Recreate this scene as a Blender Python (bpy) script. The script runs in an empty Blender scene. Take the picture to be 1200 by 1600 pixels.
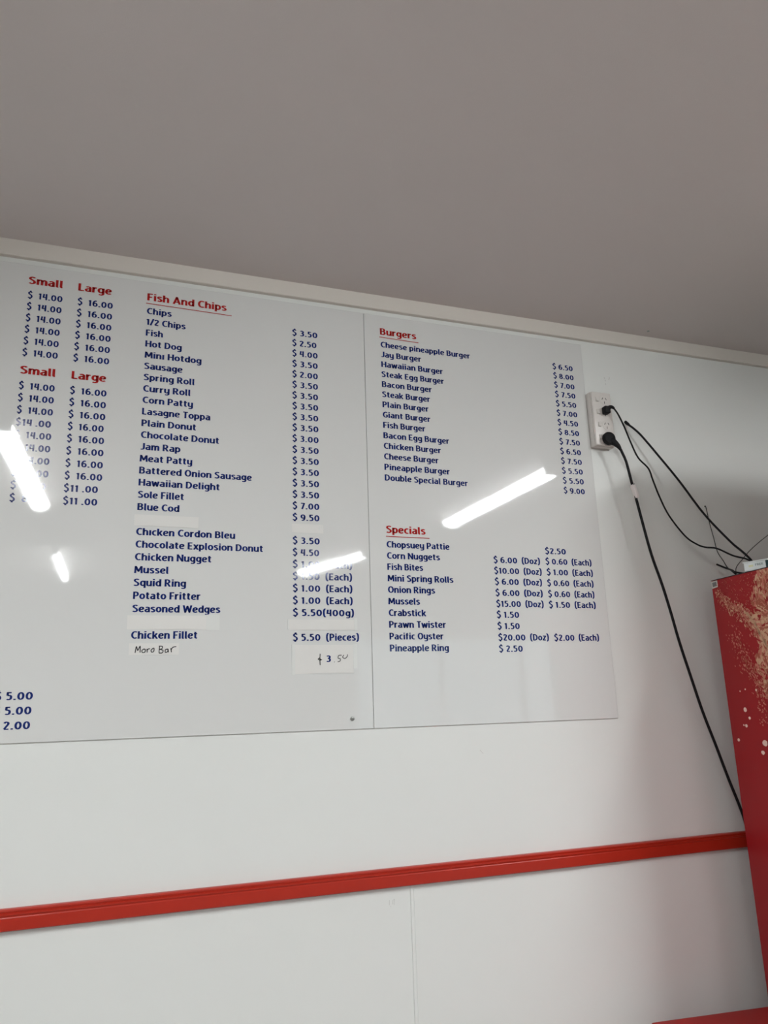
import bpy, bmesh, math, random
from mathutils import Matrix, Vector

# ------------------------------------------------------------------ camera
S = bpy.context.scene
C = S.collection
cam_d = bpy.data.cameras.new('camera')
cam = bpy.data.objects.new('camera', cam_d)
C.objects.link(cam)
S.camera = cam
cam_d.sensor_fit = 'VERTICAL'
cam_d.sensor_height = 36.0
cam_d.lens = 1181.87 * 36.0 / 1600.0
cam_d.clip_start = 0.02
R_ = ((0.9446261, 0.32381514, -0.05315347), (-0.32682301, 0.91384074, -0.24100169), (-0.02946619, 0.24502826, 0.96906805))
M_ = Matrix.Identity(4)
for i in range(3):
    M_[i][0] = R_[i][0]; M_[i][1] = R_[i][2]; M_[i][2] = -R_[i][1]
M_[0][3], M_[1][3], M_[2][3] = 0.0, -1.93, 1.55
cam.matrix_world = M_

# ------------------------------------------------------------------ world, exposure
w = bpy.data.worlds.new('overcast_daylight'); S.world = w; w.use_nodes = True
bg = w.node_tree.nodes['Background']
bg.inputs[0].default_value = (0.80, 0.92, 1.0, 1); bg.inputs[1].default_value = 0.9
S.view_settings.view_transform = 'Standard'
S.view_settings.look = 'None'
S.view_settings.gamma = 1.0
S.view_settings.use_curve_mapping = False
S.view_settings.exposure = 0.8
LAMP = 54.0            # radiance of the tube diffusers (they are built further down)

# ------------------------------------------------------------------ materials
def mat(name, col, rough=0.5, spec=0.5, metal=0.0, noise=0.0, nscale=8.0, bump=0.0, bscale=200.0, coat=0.0, emis=None, estr=0.0):
    m = bpy.data.materials.new(name); m.use_nodes = True
    nt = m.node_tree; b = nt.nodes['Principled BSDF']
    b.inputs['Base Color'].default_value = (*col, 1)
    b.inputs['Roughness'].default_value = rough
    b.inputs['Specular IOR Level'].default_value = spec
    b.inputs['Metallic'].default_value = metal
    b.inputs['Coat Weight'].default_value = coat
    b.inputs['Coat Roughness'].default_value = 0.04
    if emis:
        b.inputs['Emission Color'].default_value = (*emis, 1); b.inputs['Emission Strength'].default_value = estr
    if noise or bump:
        tc = nt.nodes.new('ShaderNodeTexCoord')
    if noise:
        n = nt.nodes.new('ShaderNodeTexNoise'); n.inputs['Scale'].default_value = nscale; n.inputs['Detail'].default_value = 5
        r = nt.nodes.new('ShaderNodeMapRange'); r.inputs['To Min'].default_value = 1 - noise; r.inputs['To Max'].default_value = 1 + noise
        x = nt.nodes.new('ShaderNodeVectorMath'); x.operation = 'SCALE'; x.inputs[0].default_value = col
        nt.links.new(tc.outputs['Object'], n.inputs['Vector'])
        nt.links.new(n.outputs['Fac'], r.inputs['Value'])
        nt.links.new(r.outputs['Result'], x.inputs['Scale'])
        nt.links.new(x.outputs[0], b.inputs['Base Color'])
    if bump:
        n2 = nt.nodes.new('ShaderNodeTexNoise'); n2.inputs['Scale'].default_value = bscale; n2.inputs['Detail'].default_value = 3
        bp = nt.nodes.new('ShaderNodeBump'); bp.inputs['Strength'].default_value = bump; bp.inputs['Distance'].default_value = 0.002
        nt.links.new(tc.outputs['Object'], n2.inputs['Vector'])
        nt.links.new(n2.outputs['Fac'], bp.inputs['Height'])
        nt.links.new(bp.outputs[0], b.inputs['Normal'])
    return m

M = {
 'wall': mat('gloss_wall_lining', (0.77, 0.785, 0.755), 0.32, 0.5, noise=0.012, nscale=3, bump=0.03, bscale=6),
 'room': mat('matt_wall_paint', (0.74, 0.74, 0.72), 0.6, noise=0.02),
 'ceil': mat('ceiling_paint', (0.66, 0.62, 0.60), 0.8, noise=0.015, nscale=2, bump=0.12, bscale=420),
 'floor': mat('brown_vinyl', (0.33, 0.295, 0.28), 0.4, noise=0.15, nscale=5),
 'trim': mat('cream_trim_paint', (0.70, 0.66, 0.60), 0.4, noise=0.01),
 'board': mat('gloss_board', (0.695, 0.70, 0.68), 0.035, 0.5, noise=0.008, nscale=4, bump=0.012, bscale=1.7),
 'edge': mat('board_edge', (0.45, 0.45, 0.44), 0.4),
 'blue': mat('navy_vinyl', (0.010, 0.024, 0.150), 0.06, 0.5),
 'redv': mat('red_vinyl', (0.42, 0.012, 0.012), 0.06, 0.5),
 'ink': mat('black_ink', (0.012, 0.012, 0.012), 0.5),
 'pencil': mat('faint_pencil', (0.60, 0.61, 0.58), 0.4),
 'scuff': mat('faint_scuff', (0.62, 0.62, 0.59), 0.4),
 'paper': mat('white_paper', (0.722, 0.712, 0.68), 0.5, noise=0.02, nscale=30),
 'tape': mat('clear_tape', (0.74, 0.75, 0.72), 0.10, noise=0.01, nscale=50),
 'rail': mat('red_gloss_paint', (0.42, 0.024, 0.011), 0.28, 0.4, noise=0.06, nscale=20),
 'plastic': mat('cream_plastic', (0.70, 0.66, 0.62), 0.35, noise=0.02, nscale=30),
 'plastic2': mat('worn_grey_plastic', (0.60, 0.58, 0.53), 0.35),
 'slot': mat('slot_dark', (0.03, 0.028, 0.025), 0.6),
 'rubber': mat('black_cable', (0.004, 0.004, 0.005), 0.6, 0.25, noise=0.2, nscale=40),
 'thin': mat('dark_grey_wire', (0.05, 0.055, 0.05), 0.5),
 'fridge': mat('red_printed_wrap', (0.345, 0.008, 0.012), 0.45, 0.3, noise=0.05, nscale=6),
 'cab': mat('red_cabinet_enamel', (0.34, 0.010, 0.009), 0.5, 0.2, noise=0.03, nscale=9),
 'tagp': mat('pinkish_tag', (0.74, 0.67, 0.65), 0.4),
 'card': mat('brown_cardboard', (0.36, 0.25, 0.15), 0.8, noise=0.06, nscale=12),
 'dark': mat('dark_plastic', (0.02, 0.02, 0.022), 0.4),
 'steel': mat('dull_steel', (0.32, 0.32, 0.30), 0.35, metal=0.8),
 'tan': mat('print_tan', (0.50, 0.21, 0.12), 0.3),
 'tan2': mat('print_pinkish', (0.56, 0.17, 0.12), 0.3),
 'tan3': mat('print_pale_gold', (0.62, 0.36, 0.22), 0.3),
 'tan4': mat('print_brown', (0.37, 0.08, 0.04), 0.3),
 'drop': mat('print_cream', (0.88, 0.62, 0.53), 0.3),
 'white': mat('white_device', (0.82, 0.86, 0.85), 0.3),
 'stick': mat('white_sticker', (0.62, 0.60, 0.55), 0.5),
 'stickg': mat('grey_sticker_print', (0.16, 0.16, 0.16), 0.5),
 'yel': mat('pale_yellow_print', (0.78, 0.78, 0.52), 0.5),
 'greyp': mat('grey_print', (0.30, 0.36, 0.35), 0.5),
 'teal': mat('dark_teal_plastic', (0.02, 0.05, 0.055), 0.3),
 'lamp': mat('lit_diffuser', (0.9, 0.9, 0.9), 0.4, emis=(0.945, 0.985, 1.0), estr=LAMP),
 'lampw': mat('white_lamp_body', (0.8, 0.8, 0.78), 0.4),
 'alu': mat('window_aluminium', (0.45, 0.45, 0.45), 0.35, metal=0.6),
 'inside': mat('fridge_liner', (0.70, 0.72, 0.72), 0.35),
 'pave': mat('concrete_pavement', (0.40, 0.39, 0.37), 0.8, noise=0.1, nscale=4),
}
def glass():
    m = bpy.data.materials.new('window_glass'); m.use_nodes = True; nt = m.node_tree; nt.nodes.clear()
    o = nt.nodes.new('ShaderNodeOutputMaterial'); t = nt.nodes.new('ShaderNodeBsdfTransparent'); g = nt.nodes.new('ShaderNodeBsdfGlossy')
    g.inputs['Roughness'].default_value = 0.02; x = nt.nodes.new('ShaderNodeMixShader'); f = nt.nodes.new('ShaderNodeFresnel')
    f.inputs[0].default_value = 1.45; t.inputs[0].default_value = (0.93, 0.97, 0.96, 1)
    nt.links.new(f.outputs[0], x.inputs[0]); nt.links.new(t.outputs[0], x.inputs[1]); nt.links.new(g.outputs[0], x.inputs[2]); nt.links.new(x.outputs[0], o.inputs[0])
    return m
M['glass'] = glass()

# ------------------------------------------------------------------ mesh helpers
class MB:
    def __init__(s): s.v = []; s.f = []; s.mi = []; s.cur = 0
    def add(s, vs, fs):
        k = len(s.v); s.v += [tuple(p) for p in vs]; s.f += [tuple(i + k for i in f) for f in fs]; s.mi += [s.cur] * len(fs)
    def box(s, x0, x1, y0, y1, z0, z1):
        s.add([(x0,y0,z0),(x1,y0,z0),(x1,y1,z0),(x0,y1,z0),(x0,y0,z1),(x1,y0,z1),(x1,y1,z1),(x0,y1,z1)],
              [(0,3,2,1),(4,5,6,7),(0,1,5,4),(1,2,6,5),(2,3,7,6),(3,0,4,7)])
    def tube(s, pts, r, n=10, caps=True):
        pts = [Vector(p) for p in pts]; rs = r if isinstance(r, (list, tuple)) else [r] * len(pts)
        k = len(s.v); up = None
        for i, p in enumerate(pts):
            t = (pts[min(i+1, len(pts)-1)] - pts[max(i-1, 0)]).normalized()
            if up is None: up = Vector((0.3, 0.2, 1)) if abs(t.z) < 0.9 else Vector((1, 0.2, 0))
            a = t.cross(up).normalized(); b = a.cross(t).normalized(); up = b
            for j in range(n):
                q = 2 * math.pi * j / n
                s.v.append(tuple(p + (a * math.cos(q) + b * math.sin(q)) * rs[i]))
        for i in range(len(pts) - 1):
            for j in range(n):
                s.f.append((k+i*n+j, k+(i+1)*n+j, k+(i+1)*n+(j+1)%n, k+i*n+(j+1)%n)); s.mi.append(s.cur)
        if caps:
            s.f.append(tuple(k+j for j in range(n))); s.f.append(tuple(k+(len(pts)-1)*n+j for j in reversed(range(n)))); s.mi += [s.cur, s.cur]
    def extrude_profile(s, prof, x0, x1):   # profile in (y,z), along x
        n = len(prof)
        s.add([(x0, y, z) for y, z in prof] + [(x1, y, z) for y, z in prof],
              [(i, (i+1) % n, n + (i+1) % n, n + i) for i in range(n)] + [tuple(reversed(range(n))), tuple(range(n, 2*n))])
    def build(s, name, mats, parent=None, bevel=0.0, seg=2, smooth=False, loc=None, rz=None):
        me = bpy.data.meshes.new(name); me.from_pydata(s.v, [], s.f)
        if not isinstance(mats, (list, tuple)): mats = [mats]
        for m in mats: me.materials.append(m)
        me.polygons.foreach_set('material_index', s.mi)
        bm = bmesh.new(); bm.from_mesh(me)
        if bevel:
            bmesh.ops.bevel(bm, geom=[e for e in bm.edges if len(e.link_faces) == 2 and e.calc_face_angle(0) > 0.5], offset=bevel, segments=seg, profile=0.5, affect='EDGES')
        bmesh.ops.recalc_face_normals(bm, faces=bm.faces)
        if smooth:
            for f in bm.faces: f.smooth = True
        bm.to_mesh(me); bm.free()
        if smooth or bevel: 
            for p in me.polygons: p.use_smooth = True
            me.set_sharp_from_angle(angle=math.radians(40))
        o = bpy.data.objects.new(name, me); C.objects.link(o)
        if parent: o.parent = parent
        if loc: o.location = loc
        if rz is not None: o.rotation_euler.z = rz
        return o
def tag(o, label=None, cat=None, group=None, kind=None):
    if label: o['label'] = label
    if cat: o['category'] = cat
    if group: o['group'] = group
    if kind: o['kind'] = kind
    return o
def empty(name, loc=(0,0,0), rz=0.0):
    o = bpy.data.objects.new(name, None); o.empty_display_size = 0.05; C.objects.link(o); o.location = loc; o.rotation_euler.z = rz
    return o
def box(name, m, x0, x1, y0, y1, z0, z1, parent=None, bevel=0.0, seg=2):
    b = MB(); b.box(x0, x1, y0, y1, z0, z1); return b.build(name, m, parent, bevel, seg)
def smooth_path(pts, n=6):
    P = [Vector(p) for p in pts]; P = [2*P[0]-P[1]] + P + [2*P[-1]-P[-2]]; out = []
    for i in range(1, len(P)-2):
        a, b, c, d = P[i-1:i+3]
        for k in range(n):
            t = k / n
            out.append(0.5*((2*b) + (c-a)*t + (2*a-5*b+4*c-d)*t*t + (3*b-a-3*c+d)*t**3))
    out.append(P[-2]); return out

# ------------------------------------------------------------------ the setting
CEIL = 2.7318
XL, XR, YB = -2.7, 7.2, -7.6
def struct(o, label=None): o['kind'] = 'structure'; o['category'] = 'room'; o['label'] = label; return o
struct(box('wall_front', M['wall'], XL, XR, 0, 0.12, 0, CEIL), 'white glossy lined wall behind the menu boards')
struct(box('ceiling', M['ceil'], XL, XR, YB, 0.12, CEIL, CEIL + 0.1), 'plain pinkish grey painted ceiling')
struct(box('floor', M['floor'], XL, XR, YB, 0.12, -0.1, 0), 'brown vinyl shop floor out of view')
struct(box('wall_left', M['room'], XL - 0.12, XL, YB - 0.12, 0.12, -0.1, CEIL + 0.1), 'side wall left of the menu wall, out of view')
struct(box('wall_right', M['room'], XR, XR + 0.12, YB - 0.12, 0.12, -0.1, CEIL + 0.1), 'side wall right of the menu wall, out of view')
W0, W1, WZ0, WZ1 = 2.9, 6.6, 0.35, 2.42
bk = MB()
bk.box(XL, W0, YB - 0.12, YB, 0, CEIL); bk.box(W1, XR, YB - 0.12, YB, 0, CEIL)
bk.box(W0, W1, YB - 0.12, YB, 0, WZ0); bk.box(W0, W1, YB - 0.12, YB, WZ1, CEIL)
struct(bk.build('wall_back', M['room']), 'wall with the shop window, behind the viewer')
wn = empty('window_1', (W0, YB, WZ0)); struct(wn, 'aluminium framed shop window behind the viewer')
wf = MB(); t_ = 0.05; ww = W1 - W0; hh = WZ1 - WZ0
wf.box(0, ww, -0.08, -0.02, 0, t_); wf.box(0, ww, -0.08, -0.02, hh - t_, hh)
for k in range(4):
    x = k * (ww - t_) / 3; wf.box(x, x + t_, -0.08, -0.02, t_, hh - t_)
wf.build('window_frame', M['alu'], wn)
for k in range(3):
    x = k * (ww - t_) / 3 + t_
    box('pane', M['glass'], x, x + (ww - t_) / 3 - t_, -0.053, -0.047, t_, hh - t_, wn)
struct(box('pavement', M['pave'], -8, 14, -22, YB - 0.13, -0.2, -0.12), 'concrete pavement outside the shop window')

# flat trim board under the ceiling
tr = MB(); tr.extrude_profile([(0, 2.6868), (-0.013, 2.6868), (-0.015, 2.689), (-0.015, CEIL), (0, CEIL)], XL, XR)
struct(tr.build('trim_1', M['trim']), 'flat cream trim board along the top of the wall')
# red dado rail with a moulded profile
z0, z1 = 1.1097, 1.1524; h = z1 - z0
pr = [(0, z0), (-0.0135, z0), (-0.0155, z0 + 0.002), (-0.0155, z0 + 0.60*h), (-0.0147, z0 + 0.63*h), (-0.0147, z0 + 0.67*h), (-0.0165, z0 + 0.73*h), (-0.0165, z0 + 0.79*h),
      (-0.0135, z0 + 0.82*h), (-0.0150, z0 + 0.92*h), (-0.011, z0 + 0.98*h), (-0.006, z1), (0, z1)]
rl = MB(); rl.extrude_profile(pr, XL, XR)
struct(rl.build('trim_2', M['rail']), 'red painted dado rail running across the white wall')
# plastic joint strip between lower wall panels
js = MB(); js.extrude_profile([(0, 0)] * 0 or [(0.0, 0), (-0.0022, 0.0005), (-0.0022, 0.0035), (-0.0012, 0.0045), (-0.0012, 0.0085), (-0.0022, 0.0095), (-0.0022, 0.0125), (0.0, 0.0130)], 0, z0)
jo = js.build('trim_3', M['wall']); jo.rotation_euler = (0, -math.pi/2, 0)
jm = Matrix(((0, 0, 1, 0.7225), (0, 1, 0, 0), (1, 0, 0, 0), (0, 0, 0, 1)))
for v in jo.data.vertices: v.co = jm @ v.co
jo.rotation_euler = (0, 0, 0); jo.data.flip_normals()
struct(jo, 'thin white vertical joint strip below the red rail')

# ------------------------------------------------------------------ ceiling lights (seen only as reflections in the boards)
def batten(x, y0, y1, label, ang=0.0, hw=0.062):
    cx, cy = x, (y0 + y1) / 2; L = abs(y1 - y0) / 2
    e = empty('batten_light', (cx, cy, CEIL), ang)
    b = MB(); b.box(0.007-hw, hw-0.007, -L, L, -0.03, 0); b.build('lamp_body', M['lampw'], e, 0.004)
    d = MB(); n = 10; prof = [(-hw + 2 * hw * i / n, -0.03 - 0.032 * math.sin(math.pi * i / n) ** 0.6) for i in range(n + 1)]
    d.add([(a, -L + 0.02, z) for a, z in prof] + [(a, L - 0.02, z) for a, z in prof], [(i, i+1, n+2+i, n+1+i) for i in range(n)] + [tuple(range(n+1)), tuple(range(n+1, 2*n+2)), (0, n, 2*n+1, n+1)])
    d.build('diffuser', M['lamp'], e)
    for s in (-1, 1):
        c = MB(); c.box(-hw-0.002, hw+0.002, min(s*L, s*(L-0.02)), max(s*L, s*(L-0.02)), -0.066, 0); c.build('end_cap', M['lampw'], e, 0.004)
    tag(e, label, 'ceiling light', 'long ceiling lights behind the viewer')
batten(-0.480, -1.30, -2.66, 'long lit batten light, nearest on the left, reflected at the left edge of the boards', math.radians(1.9), 0.048)
batten(-0.465, -3.98, -5.18, 'long lit batten light further back, a small bright patch low on the left board', 0, 0.022)
batten(2.075, -1.31, -2.56, 'long lit batten light reflected as the bright bar under the burger list', math.radians(-1.8))
batten(1.672, -3.62, -4.62, 'long lit batten light reflected across the (Each) prices on the left board', math.radians(-18), 0.055)

# ------------------------------------------------------------------ lettering: a stroke alphabet drawn with a broad pen
def arc(cx, cy, rx, ry, a0, a1, n=14):
    return [(cx + rx*math.cos(math.radians(a0 + (a1-a0)*i/n)), cy + ry*math.sin(math.radians(a0 + (a1-a0)*i/n))) for i in range(n+1)]
def cr(pts, n=5):
    P = [(2*pts[0][0]-pts[1][0], 2*pts[0][1]-pts[1][1])] + list(pts) + [(2*pts[-1][0]-pts[-2][0], 2*pts[-1][1]-pts[-2][1])]; out = []
    for i in range(1, len(P)-2):
        a, b, c, d = P[i-1:i+3]
        for k in range(n):
            t = k/n
            out.append(tuple(0.5*((2*b[j]) + (c[j]-a[j])*t + (2*a[j]-5*b[j]+4*c[j]-d[j])*t*t + (3*b[j]-a[j]-3*c[j]+d[j])*t**3) for j in (0, 1)))
    out.append(tuple(pts[-1])); return out
RX, RY = 0.097, 0.066
T, B, XH = 1-RY, RY, 0.75
XT = XH - RY
s0 = RX
def bowl(cx, w_, a0=0, a1=360): return arc(cx, (XT+B)/2, w_, (XT-B)/2, a0, a1, 20)
G = {
 'A': (0.74, [[(0.08,0),(0.37,0.97),(0.66,0)], [(0.18,0.30),(0.56,0.30)]]),
 'B': (0.66, [[(0.11,0),(0.11,1)], [(0.11,T),(0.32,T)]+arc(0.33,0.735,0.17,0.195,90,-90)+[(0.11,0.54)], [(0.3,0.54)]+arc(0.34,0.305,0.2,0.235,90,-90)+[(0.11,B)]]),
 'C': (0.64, [arc(0.40,0.5,0.29,0.43,52,308,22)]),
 'D': (0.72, [[(0.11,0),(0.11,1)], [(0.11,T),(0.28,T)]+arc(0.28,0.5,0.32,0.43,90,-90,16)+[(0.11,B)]]),
 'E': (0.58, [[(0.11,0),(0.11,1)], [(0.11,T),(0.52,T)], [(0.11,0.51),(0.47,0.51)], [(0.11,B),(0.53,B)]]),
 'F': (0.54, [[(0.11,0),(0.11,1)], [(0.11,T),(0.52,T)], [(0.11,0.49),(0.46,0.49)]]),
 'G': (0.70, [arc(0.40,0.5,0.29,0.43,50,270,20)+arc(0.40,0.30,0.20,0.23,270,345,5)+[(0.60,0.46)], [(0.40,0.46),(0.66,0.46)]]),
 'H': (0.72, [[(0.11,0),(0.11,1)], [(0.61,0),(0.61,1)], [(0.11,0.52),(0.61,0.52)]]),
 'J': (0.50, [[(0.39,1),(0.39,0.28)]+arc(0.19,0.28,0.20,0.22,0,-90,7)+[(0.04,0.07)]]),
 'L': (0.52, [[(0.11,1),(0.11,0)], [(0.11,B),(0.50,B)]]),
 'M': (0.88, [[(0.10,0),(0.14,0.97)], [(0.15,0.93),(0.44,0.25),(0.73,0.93)], [(0.74,0.97),(0.78,0)]]),
 'N': (0.74, [[(0.11,0),(0.11,1)], [(0.63,0),(0.63,1)], [(0.13,0.94),(0.61,0.06)]]),
 'O': (0.76, [arc(0.38,0.5,0.28,0.43,90,450,28)]),
 'P': (0.62, [[(0.11,0),(0.11,1)], [(0.11,T),(0.30,T)]+arc(0.30,0.68,0.21,0.25,90,-90,12)+[(0.11,0.43)]]),
 'R': (0.68, [[(0.11,0),(0.11,1)], [(0.11,T),(0.30,T)]+arc(0.31,0.70,0.20,0.23,90,-90,12)+[(0.11,0.47)], [(0.32,0.46),(0.58,0)]]),
 'S': (0.60, [cr([(0.50,0.84),(0.40,0.915),(0.27,0.925),(0.13,0.84),(0.12,0.69),(0.27,0.56),(0.42,0.45),(0.49,0.30),(0.44,0.14),(0.29,0.07),(0.16,0.09),(0.07,0.16)])]),
 'T': (0.60, [[(0.30,0),(0.30,1)], [(0.02,T),(0.58,T)]]),
 'W': (1.00, [[(0.08,1),(0.27,0.05),(0.50,0.88),(0.73,0.05),(0.92,1)]]),
 'a': (0.57, [cr([(0.12,0.61),(0.22,0.67),(0.34,0.67),(0.44,0.60),(0.455,0.48)])+[(0.46,0)], cr([(0.45,0.42),(0.28,0.41),(0.12,0.32),(0.10,0.19),(0.18,0.08),(0.32,0.08),(0.45,0.18)])]),
 'b': (0.60, [[(0.10,0),(0.10,1)], arc(0.30,0.375,0.20,0.305,160,-160,18)]),
 'c': (0.50, [arc(0.31,0.375,0.215,0.305,55,305,18)]),
 'd': (0.60, [[(0.50,0),(0.50,1)], arc(0.30,0.375,0.20,0.305,20,340,18)]),
 'e': (0.57, [cr([(0.12,0.36),(0.34,0.38),(0.46,0.44)],4)+cr([(0.46,0.44),(0.45,0.60),(0.32,0.68),(0.17,0.61),(0.095,0.42),(0.11,0.20),(0.24,0.075),(0.38,0.08),(0.50,0.15)])]),
 'f': (0.40, [[(0.17,0),(0.17,0.78)]+arc(0.33,0.78,0.16,0.16,180,95,6), [(0.02,XT-0.02),(0.36,XT-0.02)]]),
 'g': (0.60, [arc(0.29,0.385,0.195,0.295,20,340,18), [(0.49,0.74),(0.49,-0.02)]+arc(0.29,-0.04,0.20,0.17,0,-90,7)+[(0.10,-0.18)]]),
 'h': (0.60, [[(0.10,0),(0.10,1)], cr([(0.10,0.50),(0.20,0.63),(0.33,0.68),(0.46,0.61),(0.49,0.46)])+[(0.49,0)]]),
 'i': (0.26, [[(0.13,0),(0.13,XH)], [(0.13,0.86),(0.13,1.01)]]),
 'ı': (0.26, [[(0.13,0),(0.13,XH)]]),
 'k': (0.58, [[(0.10,0),(0.10,1)], [(0.12,0.36),(0.26,0.38),(0.48,0.74)], [(0.26,0.40),(0.52,0)]]),
 'l': (0.28, [[(0.12,1),(0.12,0.14)]+cr([(0.12,0.14),(0.16,0.06),(0.25,0.05)])]),
 'm': (0.88, [[(0.10,0),(0.10,XH)], cr([(0.10,0.52),(0.20,0.64),(0.30,0.68),(0.41,0.61),(0.44,0.46)])+[(0.44,0)], cr([(0.44,0.50),(0.54,0.63),(0.65,0.68),(0.75,0.61),(0.78,0.46)])+[(0.78,0)]]),
 'n': (0.60, [[(0.10,0),(0.10,XH)], cr([(0.10,0.50),(0.20,0.63),(0.33,0.68),(0.46,0.61),(0.49,0.46)])+[(0.49,0)]]),
 'o': (0.60, [arc(0.30,0.375,0.21,0.305,90,450,24)]),
 'p': (0.60, [[(0.10,-0.24),(0.10,XH)], arc(0.30,0.375,0.20,0.305,160,-160,18)]),
 'q': (0.60, [[(0.50,-0.24),(0.50,XH)], arc(0.30,0.375,0.20,0.305,20,340,18)]),
 'r': (0.42, [[(0.10,0),(0.10,XH)], cr([(0.10,0.46),(0.17,0.61),(0.28,0.67),(0.40,0.655)])]),
 's': (0.50, [cr([(0.42,0.61),(0.32,0.675),(0.20,0.675),(0.11,0.60),(0.13,0.48),(0.26,0.40),(0.38,0.31),(0.41,0.19),(0.33,0.09),(0.20,0.07),(0.07,0.13)])]),
 't': (0.44, [[(0.19,0.92),(0.19,0.22)]+cr([(0.19,0.22),(0.23,0.10),(0.40,0.08)]), [(0.03,XT),(0.40,XT)]]),
 'u': (0.60, [[(0.10,XH),(0.10,0.28)]+cr([(0.10,0.28),(0.15,0.11),(0.29,0.08),(0.41,0.13),(0.49,0.24)]), [(0.50,XH),(0.50,0)]]),
 'v': (0.54, [[(0.05,XH),(0.27,0.02),(0.49,XH)]]),
 'w': (0.80, [[(0.06,XH),(0.22,0.04),(0.40,0.64),(0.58,0.04),(0.74,XH)]]),
 'x': (0.56, [[(0.06,XH),(0.50,0)], [(0.50,XH),(0.06,0)]]),
 'y': (0.60, [[(0.10,XH),(0.10,0.32)]+cr([(0.10,0.32),(0.15,0.15),(0.28,0.12),(0.40,0.16),(0.48,0.27)]), [(0.50,XH),(0.50,-0.02)]+arc(0.30,-0.04,0.20,0.16,0,-90,7)+[(0.10,-0.18)]]),
 'z': (0.52, [[(0.06,XT),(0.45,XT),(0.08,B),(0.47,B)]]),
 '0': (0.66, [arc(0.33,0.47,0.225,0.40,90,450,26)]),
 '1': (0.40, [[(0.23,0),(0.23,0.94)], [(0.04,0.76),(0.12,0.80),(0.22,0.90)]]),
 '2': (0.56, [cr([(0.08,0.76),(0.18,0.90),(0.31,0.90),(0.43,0.82),(0.43,0.66),(0.33,0.48),(0.10,0.10)]), [(0.06,B),(0.50,B)]]),
 '3': (0.56, [cr([(0.10,0.82),(0.22,0.90),(0.36,0.88),(0.44,0.76),(0.39,0.60),(0.22,0.52)]), cr([(0.22,0.52),(0.40,0.47),(0.46,0.31),(0.40,0.13),(0.24,0.06),(0.07,0.12)])]),
 '4': (0.60, [[(0.17,0.95),(0.10,0.40),(0.52,0.40)], [(0.47,0.97),(0.47,0.0)]]),
 '5': (0.56, [[(0.48,T-0.03),(0.14,T-0.03),(0.13,0.55)], cr([(0.13,0.54),(0.28,0.57),(0.42,0.50),(0.46,0.32),(0.40,0.13),(0.24,0.06),(0.07,0.11)])]),
 '6': (0.62, [cr([(0.50,0.87),(0.36,0.91),(0.20,0.80),(0.11,0.58),(0.10,0.36)]), arc(0.32,0.32,0.21,0.25,180,540,20)]),
 '7': (0.54, [[(0.05,T-0.03),(0.47,T-0.03),(0.20,0.0)]]),
 '8': (0.60, [arc(0.30,0.70,0.175,0.19,90,450,20), arc(0.30,0.28,0.215,0.215,90,450,20)]),
 '9': (0.62, [cr([(0.13,0.07),(0.28,0.05),(0.42,0.15),(0.50,0.38),(0.51,0.58)]), arc(0.30,0.63,0.21,0.25,0,360,20)]),
 '$': (0.60, [cr([(0.48,0.86),(0.38,0.96),(0.26,0.97),(0.13,0.88),(0.12,0.72),(0.27,0.58),(0.42,0.46),(0.48,0.30),(0.43,0.13),(0.29,0.05),(0.16,0.07),(0.07,0.16)]), [(0.32,1.17),(0.31,0.94)], [(0.28,0.08),(0.27,-0.15)]]),
 '/': (0.42, [[(0.04,-0.05),(0.38,1.05)]]),
 '.': (0.24, [[(0.12,0.0),(0.12,0.16)]]),
 '(': (0.36, [cr([(0.30,1.10),(0.15,0.90),(0.10,0.50),(0.15,0.06),(0.30,-0.16)])]),
 ')': (0.36, [cr([(0.06,1.10),(0.21,0.90),(0.26,0.50),(0.21,0.06),(0.06,-0.16)])]),
}
def ribbon(mb, pts, ox, oz, sx, sz, y, rx, ry, yd=0):
    # pts in em units; the pen is an ellipse rx, ry (em)
    clean = [pts[0]]
    for p in pts[1:]:
        if abs(p[0]-clean[-1][0]) + abs(p[1]-clean[-1][1]) > 1e-4: clean.append(p)
    pts = clean; closed = abs(pts[0][0]-pts[-1][0]) + abs(pts[0][1]-pts[-1][1]) < 1e-3
    if closed: pts = pts[:-1]
    n = len(pts); V = []; jo = []
    def nrm(a, b):
        dx, dy = b[0]-a[0], b[1]-a[1]; l = math.hypot(dx, dy) or 1; return -dy/l, dx/l
    for i, p in enumerate(pts):
        if closed: n1 = nrm(pts[i-1], p); n2 = nrm(p, pts[(i+1) % n])
        else:
            n1 = nrm(pts[max(i-1,0)], pts[max(i,1)] if i else pts[1]) if i else nrm(pts[0], pts[1])
            n2 = nrm(p, pts[i+1]) if i < n-1 else n1
        for nn in ((n1, n2) if (n1[0]*n2[0]+n1[1]*n2[1]) < 0.8 else ((((n1[0]+n2[0])/2), ((n1[1]+n2[1])/2)),)*1):
            l = math.hypot(*nn); nx, ny = nn[0]/l, nn[1]/l
            q = math.sqrt((rx*nx)**2 + (ry*ny)**2); V.append((p, (rx*rx*nx/q, ry*ry*ny/q)))
        if (n1[0]*n2[0]+n1[1]*n2[1]) < 0.8: jo.append(p)
    def W(a, b): return (ox + a*sx, y, oz + b*sz)
    vs = []
    for p, o in V: vs.append(W(p[0]+o[0], p[1]+o[1])); vs.append(W(p[0]-o[0], p[1]-o[1]))
    m = len(V); fs = [(2*i, 2*i+1, 2*i+3, 2*i+2) for i in range(m-1)]
    if closed: fs.append((2*m-2, 2*m-1, 1, 0))
    mb.add(vs, fs)
    for p in jo:
        mb.add([W(p[0]+rx*math.cos(k*math.pi/5), p[1]+ry*math.sin(k*math.pi/5)) for k in range(10)], [tuple(range(10))])
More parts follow.
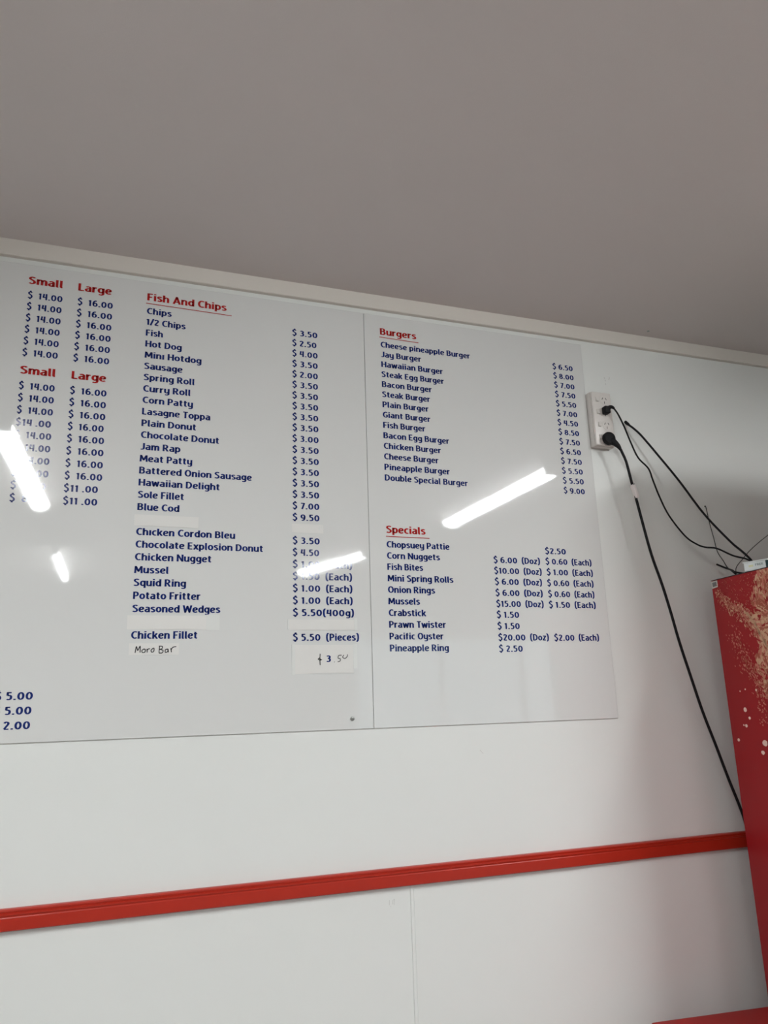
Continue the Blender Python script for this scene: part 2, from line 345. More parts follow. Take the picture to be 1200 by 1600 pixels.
def adv(c, dig): return 0.30 if c == ' ' else G[c][0] + (0.11 if dig and (c.isdigit() or c in '$.') else 0.06)
def text_width(t): return sum(adv(c, '$' in t) for c in t) - 0.06
def lettering(name, t, x, z, width, cap, y, m, parent, label=None, bold=1.16):
    mb = MB(); nat = text_width(t); sx = width / nat; px = 0.0
    k = cap / sx     # keep the stem weight independent of the horizontal fit
    for c in t:
        if c == ' ': px += 0.30; continue
        for st in G[c][1]: ribbon(mb, st, x + px*sx, z, sx, cap, y, RX*bold, RY*bold)
        px += adv(c, '$' in t)
    o = mb.build(name, m, parent)
    for p in o.data.polygons: p.use_smooth = False
    if label: o['label'] = label
    return o
def hand(name, strokes, m, parent, y, r, label=None):
    mb = MB()
    for st in strokes: ribbon(mb, cr(st, 4) if len(st) > 2 else st, 0, 0, 1, 1, y, r, r)
    o = mb.build(name, m, parent)
    if label: o['label'] = label
    o['kind'] = 'stuff'
    return o

# ------------------------------------------------------------------ menu boards
TH = 0.004; YF = -TH - 0.0004
bL = empty('menu_board', (0.637, 0, 1.488))
def rel(o, p):      # parts are modelled in world metres; hang them under their thing without moving them
    o.matrix_parent_inverse = Matrix.Translation(-Vector(p.location)) if p.rotation_euler.z == 0 else p.matrix_basis.inverted()
    return o
box_ = box
def bpart(o, p): return rel(o, p)
bpart(box('panel', M['board'], -2.1, 0.6364, -TH, -0.0002, 1.488, 2.672, bL, 0.0006, 1), bL)
bR = empty('menu_board', (1.3839, 0, 1.488))
bpart(box('panel', M['board'], 0.6376, 1.3839, -TH, -0.0002, 1.488, 2.672, bR, 0.0006, 1), bR)
tag(bL, 'wide glossy white menu board with the Fish And Chips list and Small and Large prices', 'menu board', 'menu boards on the wall')
tag(bR, 'narrower glossy white menu board with the Burgers and Specials lists', 'menu board', 'menu boards on the wall')
CB, CH = 0.0180, 0.0210
def line(par, t, x, z, wd, red=False):
    t = t.replace('0 (', '0  (').replace('0   (', '0  (')
    nm = 'heading' if red else ('price' if '$' in t else 'menu_item')
    lab = None
    if red: lab = 'red lettering reading ' + t
    elif nm == 'menu_item': lab = 'navy lettering reading ' + t.replace('ı', 'i')
    return bpart(lettering(nm, t, x, z, wd, CH if red else CB, YF, M['redv' if red else 'blue'], par, lab), par)
for z in (2.6178, 2.3693):
    line(bL, 'Small', -0.2636, z, 0.081, True); line(bL, 'Large', -0.1455, z, 0.082, True)
PI_ = 0.0318
for n in range(6):
    line(bL, '$  14.00', -0.2625, 2.5775 - PI_*n, 0.0823); line(bL, '$  16.00', -0.1446, 2.5775 - PI_*n, 0.087)
for n in range(10):
    z = 2.3292 - 0.0320*n
    line(bL, '$14 .00' if n == 3 else ('$  8.00' if n > 7 else '$  14.00'), -0.2632 + 0.0003*n, z, 0.0796 if n == 3 else (0.078 if n > 7 else 0.0821))
    line(bL, '$11 .00' if n > 7 else '$  16.00', -0.1464 + 0.0004*n, z, 0.0787 if n > 7 else (0.0848 if n == 3 else 0.0873))
line(bL, 'Fish And Chips', 0.0268, 2.6168, 0.2101, True)
FISH = [('Chips',.0639),('1/2 Chips',.1013),('Fish',.0436),('Hot Dog',.0934),('Minı Hotdog',.146),('Sausage',.0973),('Spring Roll',.1298),('Curry Roll',.1203),('Corn Patty',.1272),
 ('Lasagne Toppa',.173),('Plain Donut',.1375),('Chocolate Donut',.1976),('Jam Rap',.0991),('Meat Patty',.1299),('Battered Onion Sausage',.2844),('Hawaiian Delight',.2018),('Sole Fillet',.1123),
 ('Blue Cod',.1015),None,('Chıcken Cordon Bleu',.2431),('Chocolate Explosion Donut',.316),('Chicken Nugget',.1849),('Mussel',.0811),('Squid Ring',.1241),('Potato Fritter',.16),('Seasoned Wedges',.2091),None,('Chicken Fillet',.1554)]
for n, r in enumerate(FISH):
    if r: line(bL, r[0], 0.0275 + 0.0001*n, 2.5769 - 0.03183*n, r[1])
FP = ['$ 3.50','$ 2.50','$ 4.00','$ 3.50','$ 2.00','$ 3.50','$ 3.50','$ 3.50','$ 3.50','$ 3.50','$ 3.00','$ 3.50','$ 3.50','$ 3.50','$ 3.50','$ 3.50','$ 7.00','$ 9.50',None,'$ 3.50','$ 4.50',
 '$ 1.00 (Each)','$ 1.50 (Each)','$ 1.00 (Each)','$ 1.00 (Each)','$ 5.50(400g)',None,'$ 5.50 (Pieces)']
FW = {21:.1622,22:.1616,23:.1617,24:.1617,25:.1647,27:.1771,1:.0713,20:.0726}
for n, t in enumerate(FP):
    if t: line(bL, t, 0.4224 + 0.00008*n, 2.5700 - 0.03178*n, FW.get(n, 0.0744))
for k, (t, wd) in enumerate([('$ 5.00',.0785),('$ 5.00',.078),('$ 2.00',.0776)]):
    line(bL, t, -0.2518, 1.5815 - 0.0320*k, wd)
line(bR, 'Burgers', 0.6866, 2.6094, 0.1153, True); line(bR, 'Specials', 0.6872, 2.0069, 0.117, True)
BU = [('Cheese pineapple Burger',.2909),('Jay Burger',.1277),('Hawaiian Burger',.1967),('Steak Egg Burger',.1985),('Bacon Burger',.1577),('Steak Burger',.1505),('Plain Burger',.1443),('Giant Burger',.1485),
 ('Fish Burger',.1308),('Bacon Egg Burger',.2054),('Chicken Burger',.1774),('Cheese Burger',.168),('Pineapple Burger',.2021),('Double Special Burger',.2579)]
for n, (t, wd) in enumerate(BU): line(bR, t, 0.6877, 2.5688 - 0.03157*n, wd)
for n, t in enumerate(['$ 6.50','$ 8.00','$ 7.00','$ 7.50','$ 5.50','$ 7.00','$ 4.50','$ 8.50','$ 7.50','$ 6.50','$ 7.50','$ 5.50','$ 5.50','$ 9.00']):
    line(bR, t, 1.2699, 2.5719 - 0.03178*n, 0.0757)
SP = [('Chopsuey Pattie',.1888),('Corn Nuggets',.1577),('Fish Bites',.1051),('Mini Spring Rolls',.1954),('Onion Rings',.1382),('Mussels',.0917),('Crabstick',.1085),('Prawn Twister',.1666),('Pacific Oyster',.1575),('Pineapple Ring',.1718)]
for n, (t, wd) in enumerate(SP): line(bR, t, 0.6871, 1.9660 - 0.03142*n, wd)
for t, x, z, wd in [('$2.50',1.1863,1.966,.0719),('$ 6.00 (Doz)',1.0135,1.9335,.1523),('$ 0.60 (Each)',1.1848,1.9345,.1587),('$10.00  (Doz)',1.0133,1.902,.1554),('$ 1.00 (Each)',1.186,1.9025,.1589),
  ('$ 6.00 (Doz)',1.0131,1.8702,.1536),('$ 0.60 (Each)',1.1845,1.8701,.159),('$ 6.00 (Doz)',1.0129,1.838,.1533),('$ 0.60 (Each)',1.1846,1.8375,.1583),('$15.00 (Doz)',1.0131,1.8066,.1533),
  ('$ 1.50 (Each)',1.1842,1.806,.1596),('$ 1.50',1.0122,1.7755,.0722),('$ 1.50',1.0122,1.7435,.0715),('$20.00 (Doz)',1.0125,1.7114,.1623),('$2.00 (Each)',1.193,1.7105,.1514),('$ 2.50',1.0122,1.680,.076)]:
    line(bR, t, x, z, wd)
for par, x0, x1, za, zb in ((bL, 0.0243, 0.2516, 2.6078, 2.6045), (bR, 0.6845, 0.8087, 2.6012, 2.5990), (bR, 0.6859, 0.8160, 1.9972, 1.9968)):
    u = MB(); u.add([(x0, YF, za - 0.0011), (x1, YF, zb - 0.0011), (x1, YF, zb + 0.0011), (x0, YF, za + 0.0011)], [(0, 1, 2, 3)])
    o = u.build('underline', M['redv'], par); bpart(o, par)
# screw head near the bottom right corner of the left board
sc = MB(); sc.tube([(0.5793, -TH - 0.0026, 1.514), (0.5793, -TH - 0.0022, 1.514), (0.5793, -TH, 1.514)], [0.0035, 0.0052, 0.0055], 20)
so = sc.build('screw', M['steel'], bL, smooth=True); bpart(so, bL)
sl = box('screw_slot', M['slot'], 0.5758, 0.5828, -TH - 0.0029, -TH - 0.0025, 1.5135, 1.5145, so)

# paper slips and tape stuck on the left board
def slip(x0, x1, z0, z1, label, tapes=(), dz=0.0, mt='paper'):
    e = empty('paper_slip', (x0, -TH, z0))
    b = MB(); b.add([(x0, -TH-0.0006, z0), (x1, -TH-0.0009, z0+dz), (x1, -TH-0.0009, z1+dz), (x0, -TH-0.0006, z1),
                     (x0, -TH-0.0002, z0), (x1, -TH-0.0002, z0+dz), (x1, -TH-0.0002, z1+dz), (x0, -TH-0.0002, z1)],
                    [(0,1,2,3),(7,6,5,4),(0,4,5,1),(1,5,6,2),(2,6,7,3),(3,7,4,0)])
    rel(b.build('paper', M[mt], e), e)
    for a0, a1, c0, c1 in tapes:
        rel(box('tape', M['tape'], a0, a1, -TH-0.00125, -TH-0.0002, c0, c1, e), e)
    tag(e, label, 'paper slip', 'blank and handwritten slips on the left board')
    return e
slip(0.0235, 0.1790, 1.9960, 2.0245, 'blank white slip stuck over a line below Blue Cod', ((0.0225, 0.0245, 2.008, 2.020),), 0.0)
slip(0.4216, 0.5073, 1.9965, 2.0205, 'small blank slip stuck below the $ 9.50 price', ((0.495, 0.4985, 2.006, 2.016), (0.5025, 0.505, 2.011, 2.0195)))
slip(0.0195, 0.2055, 1.7400, 1.7735, 'long blank strip between Seasoned Wedges and Chicken Fillet', ((0.2055, 0.2383, 1.738, 1.777),))
slip(0.4150, 0.5900, 1.7395, 1.7665, 'blank price strip between the (400g) and (Pieces) prices', ((0.4110, 0.4150, 1.741, 1.767), (0.5890, 0.5975, 1.738, 1.771)))
e3 = slip(0.4245, 0.5850, 1.6290, 1.7010, 'larger slip with handwritten $ 3.50 low on the board', ((0.4215, 0.4300, 1.627, 1.703), (0.5850, 0.5955, 1.640, 1.703)))
Y3 = -TH - 0.0011
rel(lettering('price', '3', 0.5115, 1.6575, 0.0125, 0.0172, Y3, M['blue'], e3, 'navy printed digit 3'), e3)
rel(hand('handwriting', [[(0.4955,1.6785),(0.4950,1.6640),(0.4953,1.6500)], [(0.4895,1.6655),(0.4950,1.6625),(0.5005,1.6640)], [(0.4900,1.6645),(0.4935,1.6675),(0.4985,1.6620)],
   [(0.5330,1.6580),(0.5342,1.6568)], [(0.5530,1.6745),(0.5450,1.6735),(0.5435,1.6670),(0.5490,1.6655),(0.5490,1.6600),(0.5420,1.6575)],
   [(0.5590,1.6750),(0.5560,1.6690),(0.5620,1.6660),(0.5680,1.6710),(0.5685,1.6765)]], M['ink'], e3, Y3, 0.0010, 'thin black handwriting'), e3)
e4 = slip(0.0265, 0.1425, 1.6790, 1.7065, 'slip with two words handwritten in black under Chicken Fillet')
zb = 1.6838
rel(hand('handwriting', [
  [(0.0410,zb),(0.0435,zb+0.0150),(0.0470,zb+0.0060),(0.0520,zb+0.0160),(0.0525,zb+0.0010)],
  [(0.0610,zb+0.0090),(0.0565,zb+0.0060),(0.0580,zb+0.0010),(0.0635,zb+0.0020),(0.0640,zb+0.0080),(0.0600,zb+0.0095)],
  [(0.0680,zb+0.0095),(0.0690,zb+0.0010)], [(0.0685,zb+0.0060),(0.0715,zb+0.0095),(0.0750,zb+0.0095)],
  [(0.0810,zb+0.0100),(0.0775,zb+0.0060),(0.0795,zb+0.0015),(0.0840,zb+0.0040),(0.0840,zb+0.0110),(0.0805,zb+0.0100)],
  [(0.0965,zb+0.0165),(0.0960,zb+0.0000)], [(0.0950,zb+0.0160),(0.1035,zb+0.0150),(0.1020,zb+0.0095),(0.0965,zb+0.0085)], [(0.0965,zb+0.0085),(0.1050,zb+0.0060),(0.1035,zb+0.0000),(0.0955,zb-0.0005)],
  [(0.1160,zb+0.0090),(0.1105,zb+0.0070),(0.1110,zb+0.0010),(0.1160,zb+0.0030),(0.1165,zb+0.0095)], [(0.1165,zb+0.0095),(0.1180,zb+0.0010)],
  [(0.1230,zb+0.0110),(0.1250,zb+0.0010)], [(0.1240,zb+0.0070),(0.1280,zb+0.0130),(0.1360,zb+0.0145)]], M['ink'], e4, Y3, 0.0011, 'thin black handwriting'), e4)

# faint marks on the wall
wallo = bpy.data.objects['wall_front']
hand('pencil_mark', [[(0.667,1.0795),(0.6665,1.068)], [(0.6700,1.0660),(0.6705,1.0640)], [(0.6760,1.0790),(0.6755,1.0690)], [(0.6780,1.0780),(0.6800,1.0800),(0.6790,1.0670)]], M['pencil'], wallo, -0.0004, 0.0007)
sm = MB()
for k in range(5):
    random.seed(k); cx, cz = 1.475 + random.uniform(-.012, .012), 2.553 + random.uniform(-.012, .016)
    sm.add([(cx + 0.002*math.cos(a*1.05), -0.0004, cz + 0.003*math.sin(a*1.05)) for a in range(6)], [tuple(range(6))])
for cx, cz in ((0.936, 1.42), (0.94, 1.416)):
    sm.add([(cx, -0.0004, cz), (cx+0.006, -0.0004, cz-0.006), (cx+0.0068, -0.0004, cz-0.0052), (cx+0.001, -0.0004, cz+0.001)], [(0,1,2,3)])
sm.build('scuff_mark', M['scuff'], wallo)
dm = MB(); dm.tube([(1.6238, -0.0506, CEIL-0.0012), (1.6238, -0.0506, CEIL)], 0.004, 10); dm.build('ceiling_speck', M['greyp'], bpy.data.objects['ceiling'])

# ------------------------------------------------------------------ power outlet, four gangs
oz0, oz1, ox0, ox1, oy = 2.3145, 2.4970, 1.3850, 1.4580, -0.030
eo = empty('power_outlet', (ox0, 0, oz0))
rel(box('mounting_block', M['plastic'], ox0, ox1, -0.024, 0, oz0, oz1, eo, 0.0025), eo)
rel(box('face_plate', M['plastic'], ox0 + 0.001, ox1 - 0.001, -0.033, -0.0240, oz0 + 0.001, oz1 - 0.001, eo, 0.003, 3), eo)
px, pz = ox0, oz0
gang = [oz1 - 0.0275 - 0.0425 * i for i in range(4)]
for i, zc in enumerate(gang):
    sw = rel(box('switch', M['plastic2'] if i else M['plastic'], ox0 + 0.0135, ox0 + 0.0245, -0.0352, -0.0325, zc - 0.0075, zc + 0.0085, eo, 0.001), eo)
    rk = MB(); rk.add([(ox0+0.0145,-0.0352,zc-0.006),(ox0+0.0235,-0.0352,zc-0.006),(ox0+0.0235,-0.0352,zc+0.007),(ox0+0.0145,-0.0352,zc+0.007),(ox0+0.0145,-0.0375,zc-0.006),(ox0+0.0235,-0.0375,zc-0.006)],
        [(4,5,2,3),(0,1,5,4),(0,4,3),(1,2,5),(0,3,2,1)])
    rk.build('rocker', M['plastic'], sw)
    if True:
        so_ = MB(); cx = ox0 + 0.046
        so_.tube([(cx, -0.0325, zc), (cx, -0.0336, zc)], [0.0165, 0.0160], 28); so_o = so_.build('socket', M['plastic'], eo, smooth=True); rel(so_o, eo)
        for dx, dz, an in ((-0.0065, 0.0045, 30), (0.0065, 0.0045, -30), (0, -0.0085, 0)):
            a = math.radians(an); L = 0.0040; hw = 0.0011; ca, sa = math.cos(a), math.sin(a)
            sb = MB(); sb.add([(cx+dx + (u*ca + v*sa), -0.03375, zc+dz + (-u*sa + v*ca)) for u, v in ((-hw,-L),(hw,-L),(hw,L),(-hw,L))], [(0,1,2,3)])
            sb.build('slot', M['slot'], so_o)
tag(eo, 'cream four gang wall power outlet to the right of the menu board', 'power outlet')

# ------------------------------------------------------------------ fridge with printed side
ANG = math.radians(-5.1286)
FX, FY, FH = 1.7103, -0.085, 1.8837
FW_, FD = 0.66, 0.66
ef = empty('drinks_fridge', (FX, FY, 0), ANG)     # local x to the right along the wall, local -y to the front, z up
f = MB()
f.box(0, 0.035, -FD, 0, 0.10, FH); f.box(FW_-0.035, FW_, -FD, 0, 0.10, FH); f.box(0.035, FW_-0.035, -0.04, 0, 0.10, FH)
f.box(0.035, FW_-0.035, -FD, -0.04, FH-0.05, FH); f.box(0.035, FW_-0.035, -FD, -0.04, 0.10, 0.16)
f.build('cabinet_body', M['fridge'], ef, 0.003)
box('plinth', M['dark'], 0.02, FW_-0.02, -FD+0.03, -0.02, 0.0, 0.10, ef)
for zz in (0.45, 0.78, 1.11, 1.44):
    sh = MB()
    for k in range(14): sh.tube([(0.04, -0.06-0.04*k, zz), (FW_-0.04, -0.06-0.04*k, zz)], 0.0025, 6)
    sh.build('shelf', M['steel'], ef)
dr = MB(); y0, y1 = -FD-0.045, -FD-0.002
dr.box(0, 0.05, y0, y1, 0.12, FH-0.22); dr.box(FW_-0.05, FW_, y0, y1, 0.12, FH-0.22); dr.box(0.05, FW_-0.05, y0, y1, 0.12, 0.18); dr.box(0.05, FW_-0.05, y0, y1, FH-0.28, FH-0.22)
do = dr.build('door', M['dark'], ef, 0.003)
box('glass_pane', M['glass'], 0.05, FW_-0.05, -FD-0.03, -FD-0.02, 0.18, FH-0.28, do)
hd = MB(); hd.tube([(0.03, y0-0.004, 0.8), (0.03, y0-0.04, 0.83), (0.03, y0-0.04, 1.25), (0.03, y0-0.004, 1.28)], 0.009, 10); hd.build('handle', M['steel'], do, smooth=True)
box('header_panel', M['fridge'], 0, FW_, -FD-0.05, -FD-0.002, FH-0.21, FH, ef, 0.006)
tag(ef, 'tall red fridge at the right edge, its side printed with a tan splash', 'fridge')
# unseen carton added on the fridge to shade the wall above it
cb = MB(); cb.box(0.02, 0.62, -0.655, -0.41, FH+0.0015, FH+0.49)
et = empty('added_shade_carton', (FX, FY, 0), ANG)
cb.build('shade_carton_body', M['card'], et, 0.003)
box('shade_carton_flap', M['card'], 0.022, 0.618, -0.655, -0.534, FH+0.4902, FH+0.4935, et); box('shade_carton_flap', M['card'], 0.022, 0.618, -0.531, -0.41, FH+0.4902, FH+0.4935, et)
box('packing_tape', M['tape'], 0.021, 0.619, -0.556, -0.509, FH+0.4937, FH+0.4942, et)
tag(et, 'unseen brown carton added on top of the red fridge to shade the wall', 'carton')
# dark top edge strip, sticker, printed splash on the side that faces the boards
box('top_edge_strip', M['dark'], 0.0, 0.03, -FD, -0.0005, FH, FH+0.0012, ef)
def side_pt(u, v, e=0.0006): return (-e, -u, FH - v)
st = MB(); st.add([side_pt(*q, 0.0006) for q in ((.0022,.0026),(.0300,.0022),(.0298,.0225),(.0030,.0245))], [(0,1,2,3)])
sto = st.build('sticker', M['stick'], ef); sto['label'] = 'small white square sticker in the top corner'
sg = MB(); sg.add([side_pt(*q, 0.0009) for q in ((.0065,.0065),(.0255,.0058),(.0255,.0185),(.0072,.0200))], [(0,1,2,3)]); sg.build('sticker_print', M['stickg'], sto)
rnd = random.Random(11)
sp = MB()
def blob(u, v, r, mi, stretch=1.0, ang=0.0, k=8, e=None):
    sp.cur = mi; n = k; e = (0.0005 + 0.00012*mi + rnd.random()*0.0001) if e is None else e
    ca, sa = math.cos(ang), math.sin(ang); vs = []
    for i in range(n):
        a = 2*math.pi*i/n; rr = r*(0.75 + 0.5*rnd.random()); du, dv = rr*math.cos(a)*stretch, rr*math.sin(a)
        uu, vv = u + du*ca - dv*sa, v + du*sa + dv*ca
        vs.append(side_pt(min(max(uu, 0.001), FD-0.002), max(vv, 0.002), e))
    sp.add(vs, [tuple(range(n))])
ARM = [(.020,.030),(.045,.059),(.067,.080),(.090,.095),(.115,.098),(.140,.120),(.163,.148),(.178,.176),(.192,.205),(.215,.247),(.27,.31),(.34,.36)]
def along(P, t):
    t *= len(P)-1; i = min(int(t), len(P)-2); q = t-i
    return P[i][0]*(1-q)+P[i+1][0]*q, P[i][1]*(1-q)+P[i+1][1]*q, math.atan2(P[i+1][1]-P[i][1], P[i+1][0]-P[i][0])
for i in range(1500):       # main arm, from the top corner down to the right
    t = rnd.random(); u, v, a = along(ARM, t); sd = 0.007 + 0.020*t
    off = rnd.gauss(0, sd); off2 = abs(rnd.gauss(0, sd*0.9)) * (1 if rnd.random() < .6 else -0.3)
    if t < .35 and rnd.random() < .45: continue
    blob(u + rnd.gauss(0, .008) - 0.2*off2, v + off*0.5 + off2, rnd.uniform(.0007, .0020 + .0016*t), rnd.choice((0,0,1,1,1,2,3)), rnd.uniform(1, 2.8), a + rnd.gauss(0, .7))
for i in range(3600):       # dense mass to the right, ragged edge
    v = rnd.uniform(0.0, 0.37); edge = 0.200 - 0.03*math.sin(v*9) if v < .16 else (0.19 - 0.04*min(1, (v-.16)/.12) if v < .30 else 0.155 + (v-.30)*0.6)
    edge += 0.010*math.sin(v*70) + 0.007*math.sin(v*173+1)
    u = edge + abs(rnd.gauss(0, .10)) - 0.02*rnd.random()**3
    if u > 0.6 or (math.sin(u*130 + 3*math.sin(v*60)) > 0.55 and rnd.random() < .8): continue
    blob(u, v, rnd.uniform(.0012, .0040), rnd.choice((0,0,0,1,1,2,3)), rnd.uniform(1.2, 4.2), 0.9 + 0.9*math.sin(v*35) + rnd.gauss(0, .35))
for i in range(260):        # faint loose specks over the upper panel
    u, v = rnd.uniform(.02, .25), rnd.uniform(.005, .11); blob(u, v, rnd.uniform(.0005, .0015), 1 if rnd.random() < .5 else 3, 1.5, rnd.random()*3)
for i in range(330):
    t = rnd.random(); u = .07 + .10*t + rnd.gauss(0, .014); v = .17 + .19*t + rnd.gauss(0, .022)
    blob(u, v, rnd.uniform(.0008, .0022), rnd.choice((1, 3, 1)), 1.8, 1.2)
for i in range(60):
    blob(.125 + abs(rnd.gauss(0, .03)), rnd.uniform(.30, .43), rnd.uniform(.0008, .0024), 1, 1.3, rnd.random()*3)
for i in range(22):         # pale trunk of the splash
    t = .42 + .016*i; u, v, a = along(ARM, t); blob(u + rnd.gauss(0, .002), v + rnd.gauss(0, .002), .0042, 2, 1.8, a, e=0.00115)
for u, v, r in ((.1942,.1442,.0085),(.1693,.3068,.007)): blob(u, v, r, 0, e=0.0011, k=14); blob(u, v, r*.7, 2, e=0.0013, k=14)
sp.build('splash_print', [M['tan'], M['tan2'], M['tan3'], M['tan4']], ef)['label'] = 'tan and pink splash printed on the side'
bpy.data.objects['splash_print']['kind'] = 'stuff'
for u, v, r in ((.074,.3821,.0062),(.0875,.4049,.0040),(.0699,.4262,.0048),(.0596,.4246,.0026),(.0294,.4661,.0046),(.1342,.4707,.0085),(.1213,.4966,.0058),(.0636,.3303,.0022),(.086,.3255,.0024),(.1296,.3283,.003)):
    d = MB(); n = 12; d.add([side_pt(u + r*1.15*(0.88+.24*rnd.random())*math.cos(2*math.pi*i/n), v + r*1.0*(0.88+.24*rnd.random())*math.sin(2*math.pi*i/n), 0.0014) for i in range(n)], [tuple(range(n))])
    d.build('printed_droplet', M['drop'], ef)

# ------------------------------------------------------------------ small white device on the fridge
dv = (0.337, -0.9415); da = math.atan2(dv[1], dv[0])      # direction of the face that looks at the boards
er = empty('network_box', (1.7005, -0.2320, FH + 0.0012), da)     # local x along that face, local y to the right/back
L_, D_ = 0.15, 0.10
box('casing', M['white'], 0, L_, 0.0015, D_, 0.0035, 0.0300, er, 0.0012)
box('top_lip', M['white'], -0.002, L_+0.002, -0.0015, D_+0.002, 0.0272, 0.0300, er, 0.0006)
box('base_lip', M['white'], 0.001, L_+0.002, -0.0015, D_+0.002, 0.0025, 0.0052, er, 0.0006)
box('rubber_foot', M['dark'], 0.008, 0.018, 0.006, 0.016, 0, 0.0030, er); box('rubber_foot', M['dark'], L_-0.02, L_-0.01, 0.006, 0.016, 0, 0.0030, er)
box('rubber_foot', M['dark'], 0.008, 0.018, D_-0.016, D_-0.006, 0, 0.0030, er); box('rubber_foot', M['dark'], L_-0.02, L_-0.01, D_-0.016, D_-0.006, 0, 0.0030, er)
lb = box('device_label', M['white'], 0.0125, 0.062, 0.0002, 0.0018, 0.0062, 0.0258, er)
box('yellow_patch', M['yel'], 0.0145, 0.0270, -0.0002, 0.0003, 0.0135, 0.0190, lb)
o = lettering('device_lettering', 'FREE', 0.033, 0.0150, 0.0235, 0.0062, -0.0003, M['greyp'], lb)
box('dark_port_panel', M['teal'], 0.0630, L_-0.004, 0.0002, 0.0018, 0.0066, 0.0262, er)
tag(er, 'small flat white electronic box on top of the red fridge', 'network device')

# ------------------------------------------------------------------ low red cabinet, bottom right
ec = empty('low_cabinet', (1.317, -0.10, 0), math.radians(-6.19))
box('cabinet_body', M['cab'], 0.006, 0.345, -0.50, -0.006, 0.06, 0.715, ec, 0.006)
box('cabinet_top', M['cab'], 0, 0.352, -0.51, 0, 0.7155, 0.753, ec, 0.007, 4)
for a in (0.02, 0.30):
    for b_ in (-0.48, -0.05): box('foot', M['dark'], a, a+0.03, b_, b_+0.03, 0, 0.06, ec)
tag(ec, 'low glossy red cabinet beside the tall fridge, only its top showing', 'cabinet')

# ------------------------------------------------------------------ plugs and cables
def cable(name, pts, r, label, m='rubber', n=6):
    b = MB(); b.tube(smooth_path(pts, n), r, 10); o = b.build(name, M[m], smooth=True)
    return tag(o, label, 'cable', 'black cables on the wall')
pA = [(1.4400,-.0560,2.4345),(1.4500,-.0575,2.4300),(1.4592,-.0588,2.4131),(1.4761,-.0588,2.376),(1.4967,-.055,2.3278),(1.5219,-.0513,2.2779),(1.5593,-.0475,2.2459),(1.5743,-.0437,2.21),(1.5946,-.04,2.1597),
      (1.6192,-.0437,2.0975),(1.6677,-.0475,2.0328),(1.6982,-.0588,2.005),(1.7072,-.085,1.9898),(1.7264,-.1113,1.9812),(1.7565,-.14,1.9547),(1.7741,-.17,1.9398),(1.7700,-.193,1.9250),(1.7640,-.2020,1.9100)]
ea = empty('power_plug', (1.4240, -0.034, 2.430))
pg = MB(); pg.box(1.4160, 1.4360, -0.0560, -0.0345, 2.4180, 2.4420); rel(pg.build('plug_body', M['rubber'], ea, 0.0035, 3), ea)
p2 = MB(); p2.tube(smooth_path([(1.4290,-.0505,2.4340),(1.4360,-.0545,2.4385),(1.4430,-.0565,2.4370),(1.4475,-.0572,2.4325)], 4), [0.0075,.0072,.0070,.0066,.0062,.0058,.0055,.0052,.0048,.0044,.0040,.0036,.0032], 12)
rel(p2.build('strain_relief', M['rubber'], ea, smooth=True), ea)
b = MB(); b.tube(smooth_path([(1.4470,-.0571,2.4335)] + pA[2:], 6), 0.0026, 10); rel(b.build('cord', M['rubber'], ea, smooth=True), ea)
tag(ea, 'small black plug in the second socket, thin cord leading to the fridge top', 'power plug', 'plugs in the outlet')

pC = [(1.4530,-.0600,2.2960),(1.4558,-0.0612,2.2862),(1.4664,-0.0624,2.2552),(1.4744,-0.0635,2.2056),(1.4801,-0.0649,2.1664),(1.4859,-0.0664,2.1295),(1.4954,-0.0678,2.0689),(1.5082,-0.0686,1.9953),(1.5216,-0.0664,1.9448),(1.5438,-0.0643,1.8753),(1.5644,-0.0621,1.7966),(1.5858,-0.0599,1.7016),(1.6116,-0.0577,1.6077),(1.6431,-0.0550,1.4982),(1.6781,-0.0522,1.3989),(1.7093,-0.0495,1.3078),(1.7382,-0.0467,1.2316),(1.7559,-0.0440,1.1724),(1.775,-.04,1.04),(1.80,-.04,0.8),(1.82,-.045,0.4),(1.84,-.05,0.12)]
eb = empty('power_plug', (1.4240, -0.034, 2.337))
q = MB(); cx, cz = 1.4235, 2.3345
q.tube([(cx,-.0340,cz),(cx,-.0385,cz),(cx,-.0405,cz),(cx,-.0480,cz),(cx,-.0545,cz),(cx,-.0565,cz)], [.0130,.0150,.0205,.0212,.0190,.0130], 28); rel(q.build('plug_body', M['rubber'], eb, smooth=True), eb)
q = MB(); q.tube(smooth_path([(1.4300,-.0480,2.3270),(1.4385,-.0540,2.3180),(1.4470,-.0585,2.3060),(1.4530,-.0600,2.2940)], 4), [.0125,.0120,.0112,.0105,.0097,.0090,.0083,.0076,.0069,.0061,.0053,.0045,.0038], 12)
rel(q.build('strain_relief', M['rubber'], eb, smooth=True), eb)
q = MB(); q.tube(smooth_path(pC, 6), 0.0041, 10); rel(q.build('cord', M['rubber'], eb, smooth=True), eb)
tg = MB()
tx = [(1.4735,-.0665,2.1790),(1.4775,-.0670,2.1800),(1.4840,-.0740,2.1790),(1.4945,-.0740,2.1430),(1.4870,-.0700,2.1395),(1.4830,-.0690,2.1400)]
tg.add([(1.4705,-.0760,2.1800),(1.4800,-.0760,2.1785),(1.4905,-.0760,2.1415),(1.4815,-.0760,2.1375),(1.4705,-.0600,2.1800),(1.4800,-.0600,2.1785),(1.4905,-.0600,2.1415),(1.4815,-.0600,2.1375)],
       [(0,1,2,3),(7,6,5,4),(0,4,5,1),(1,5,6,2),(2,6,7,3),(3,7,4,0)])
o = rel(tg.build('cable_tag', M['tagp'], eb, 0.0008), eb); o['label'] = 'small grey tag wrapped round the cord'
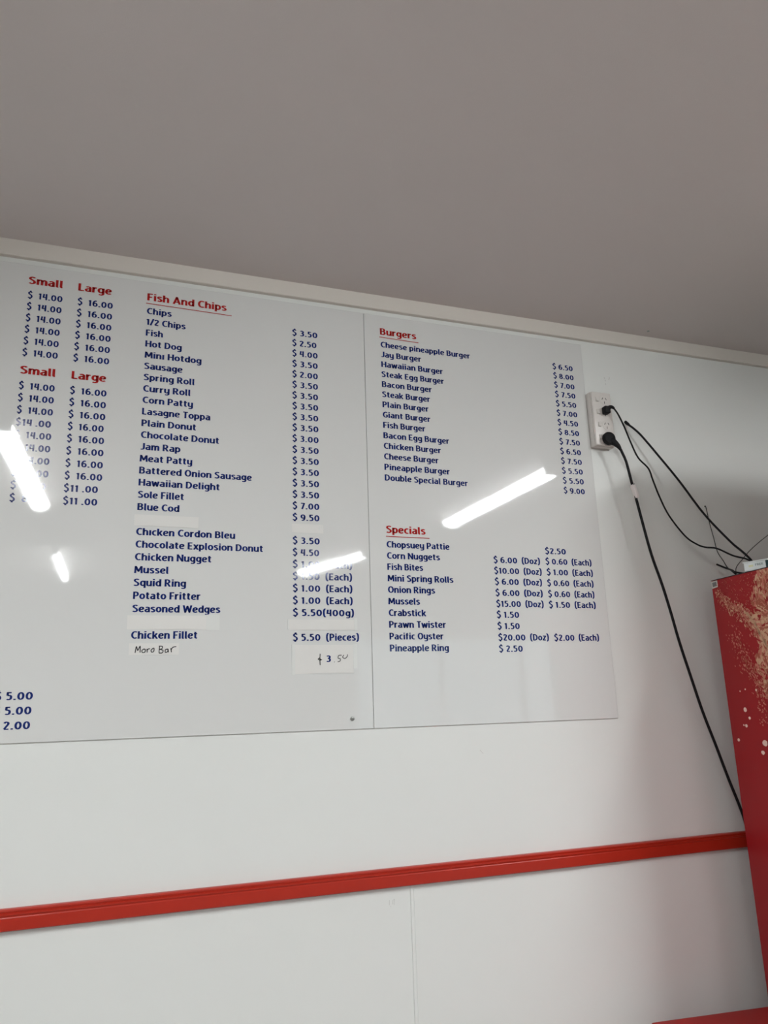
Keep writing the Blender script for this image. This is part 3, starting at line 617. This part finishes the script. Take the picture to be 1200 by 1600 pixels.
tg = MB(); tg.tube([(1.4755,-.069,2.1800),(1.4785,-.071,2.1805),(1.4815,-.070,2.1840)], 0.0012, 6); rel(tg.build('tag_tie', M['rubber'], eb), eb)
tag(eb, 'large round black plug in the bottom socket with a thick cord hanging behind the fridge', 'power plug', 'plugs in the outlet')

cable('cable', [(1.5303,0.0,2.4142),(1.5328,-.011,2.4035),(1.5415,-.022,2.3880),(1.5573,-.030,2.3669),(1.5800,-.034,2.3380),(1.6039,-.0388,2.3048),(1.6688,-.05,2.2148),(1.7363,-.0675,2.1021),(1.7867,-.105,2.0092),(1.7859,-.15,1.9658),(1.7790,-.185,1.9330),(1.7740,-.1985,1.9080)],
      0.0034, 'black cable coming out of the wall and running straight down to the white box')
nb = MB(); nb.tube([(1.5290,0.0,2.4180),(1.5318,-.008,2.4080),(1.5345,-.013,2.4010)], [.0050,.0050,.0032], 12); o = nb.build('cable_grommet', M['rubber'], bpy.data.objects['cable'], smooth=True)
cable('wire', [(1.8051,0.0,2.1476),(1.8051,-.006,2.1440),(1.8046,-.012,2.0936),(1.8062,-.02,2.0385),(1.7996,-.035,1.9889),(1.8033,-.05,1.9571),(1.8,-.07,1.9288),(1.812,-.098,1.8960),(1.825,-.11,1.8880)], 0.0014, 'thin grey wire hanging from the wall, crossing the black cables', 'thin', 5)
cable('wire', [(2.0649,0.0,2.0695),(2.0251,-.03,2.0545),(1.9582,-.05,2.0215),(1.8943,-.068,1.9859),(1.8476,-.084,1.9563),(1.8011,-.1,1.9236),(1.790,-.112,1.8880)], 0.0013, 'thin grey wire coming from the right edge down behind the white box', 'thin', 5)
cable('cable', [(1.7851,-.04,1.946),(1.7855,-.06,1.9360),(1.7828,-.08,1.9265),(1.7650,-.12,1.9130),(1.7508,-.15,1.9010),(1.7437,-.20,1.8885),(1.7480,-.2160,1.8890)], 0.0029, 'short black cable end lying over the back corner of the fridge top')
cable('cable', [(1.7990,-.060,1.9330),(1.8043,-.08,1.9190),(1.8042,-.1,1.8996),(1.8050,-.115,1.8872)], 0.0026, 'stubby black cable end crossing behind the fridge corner sticker')
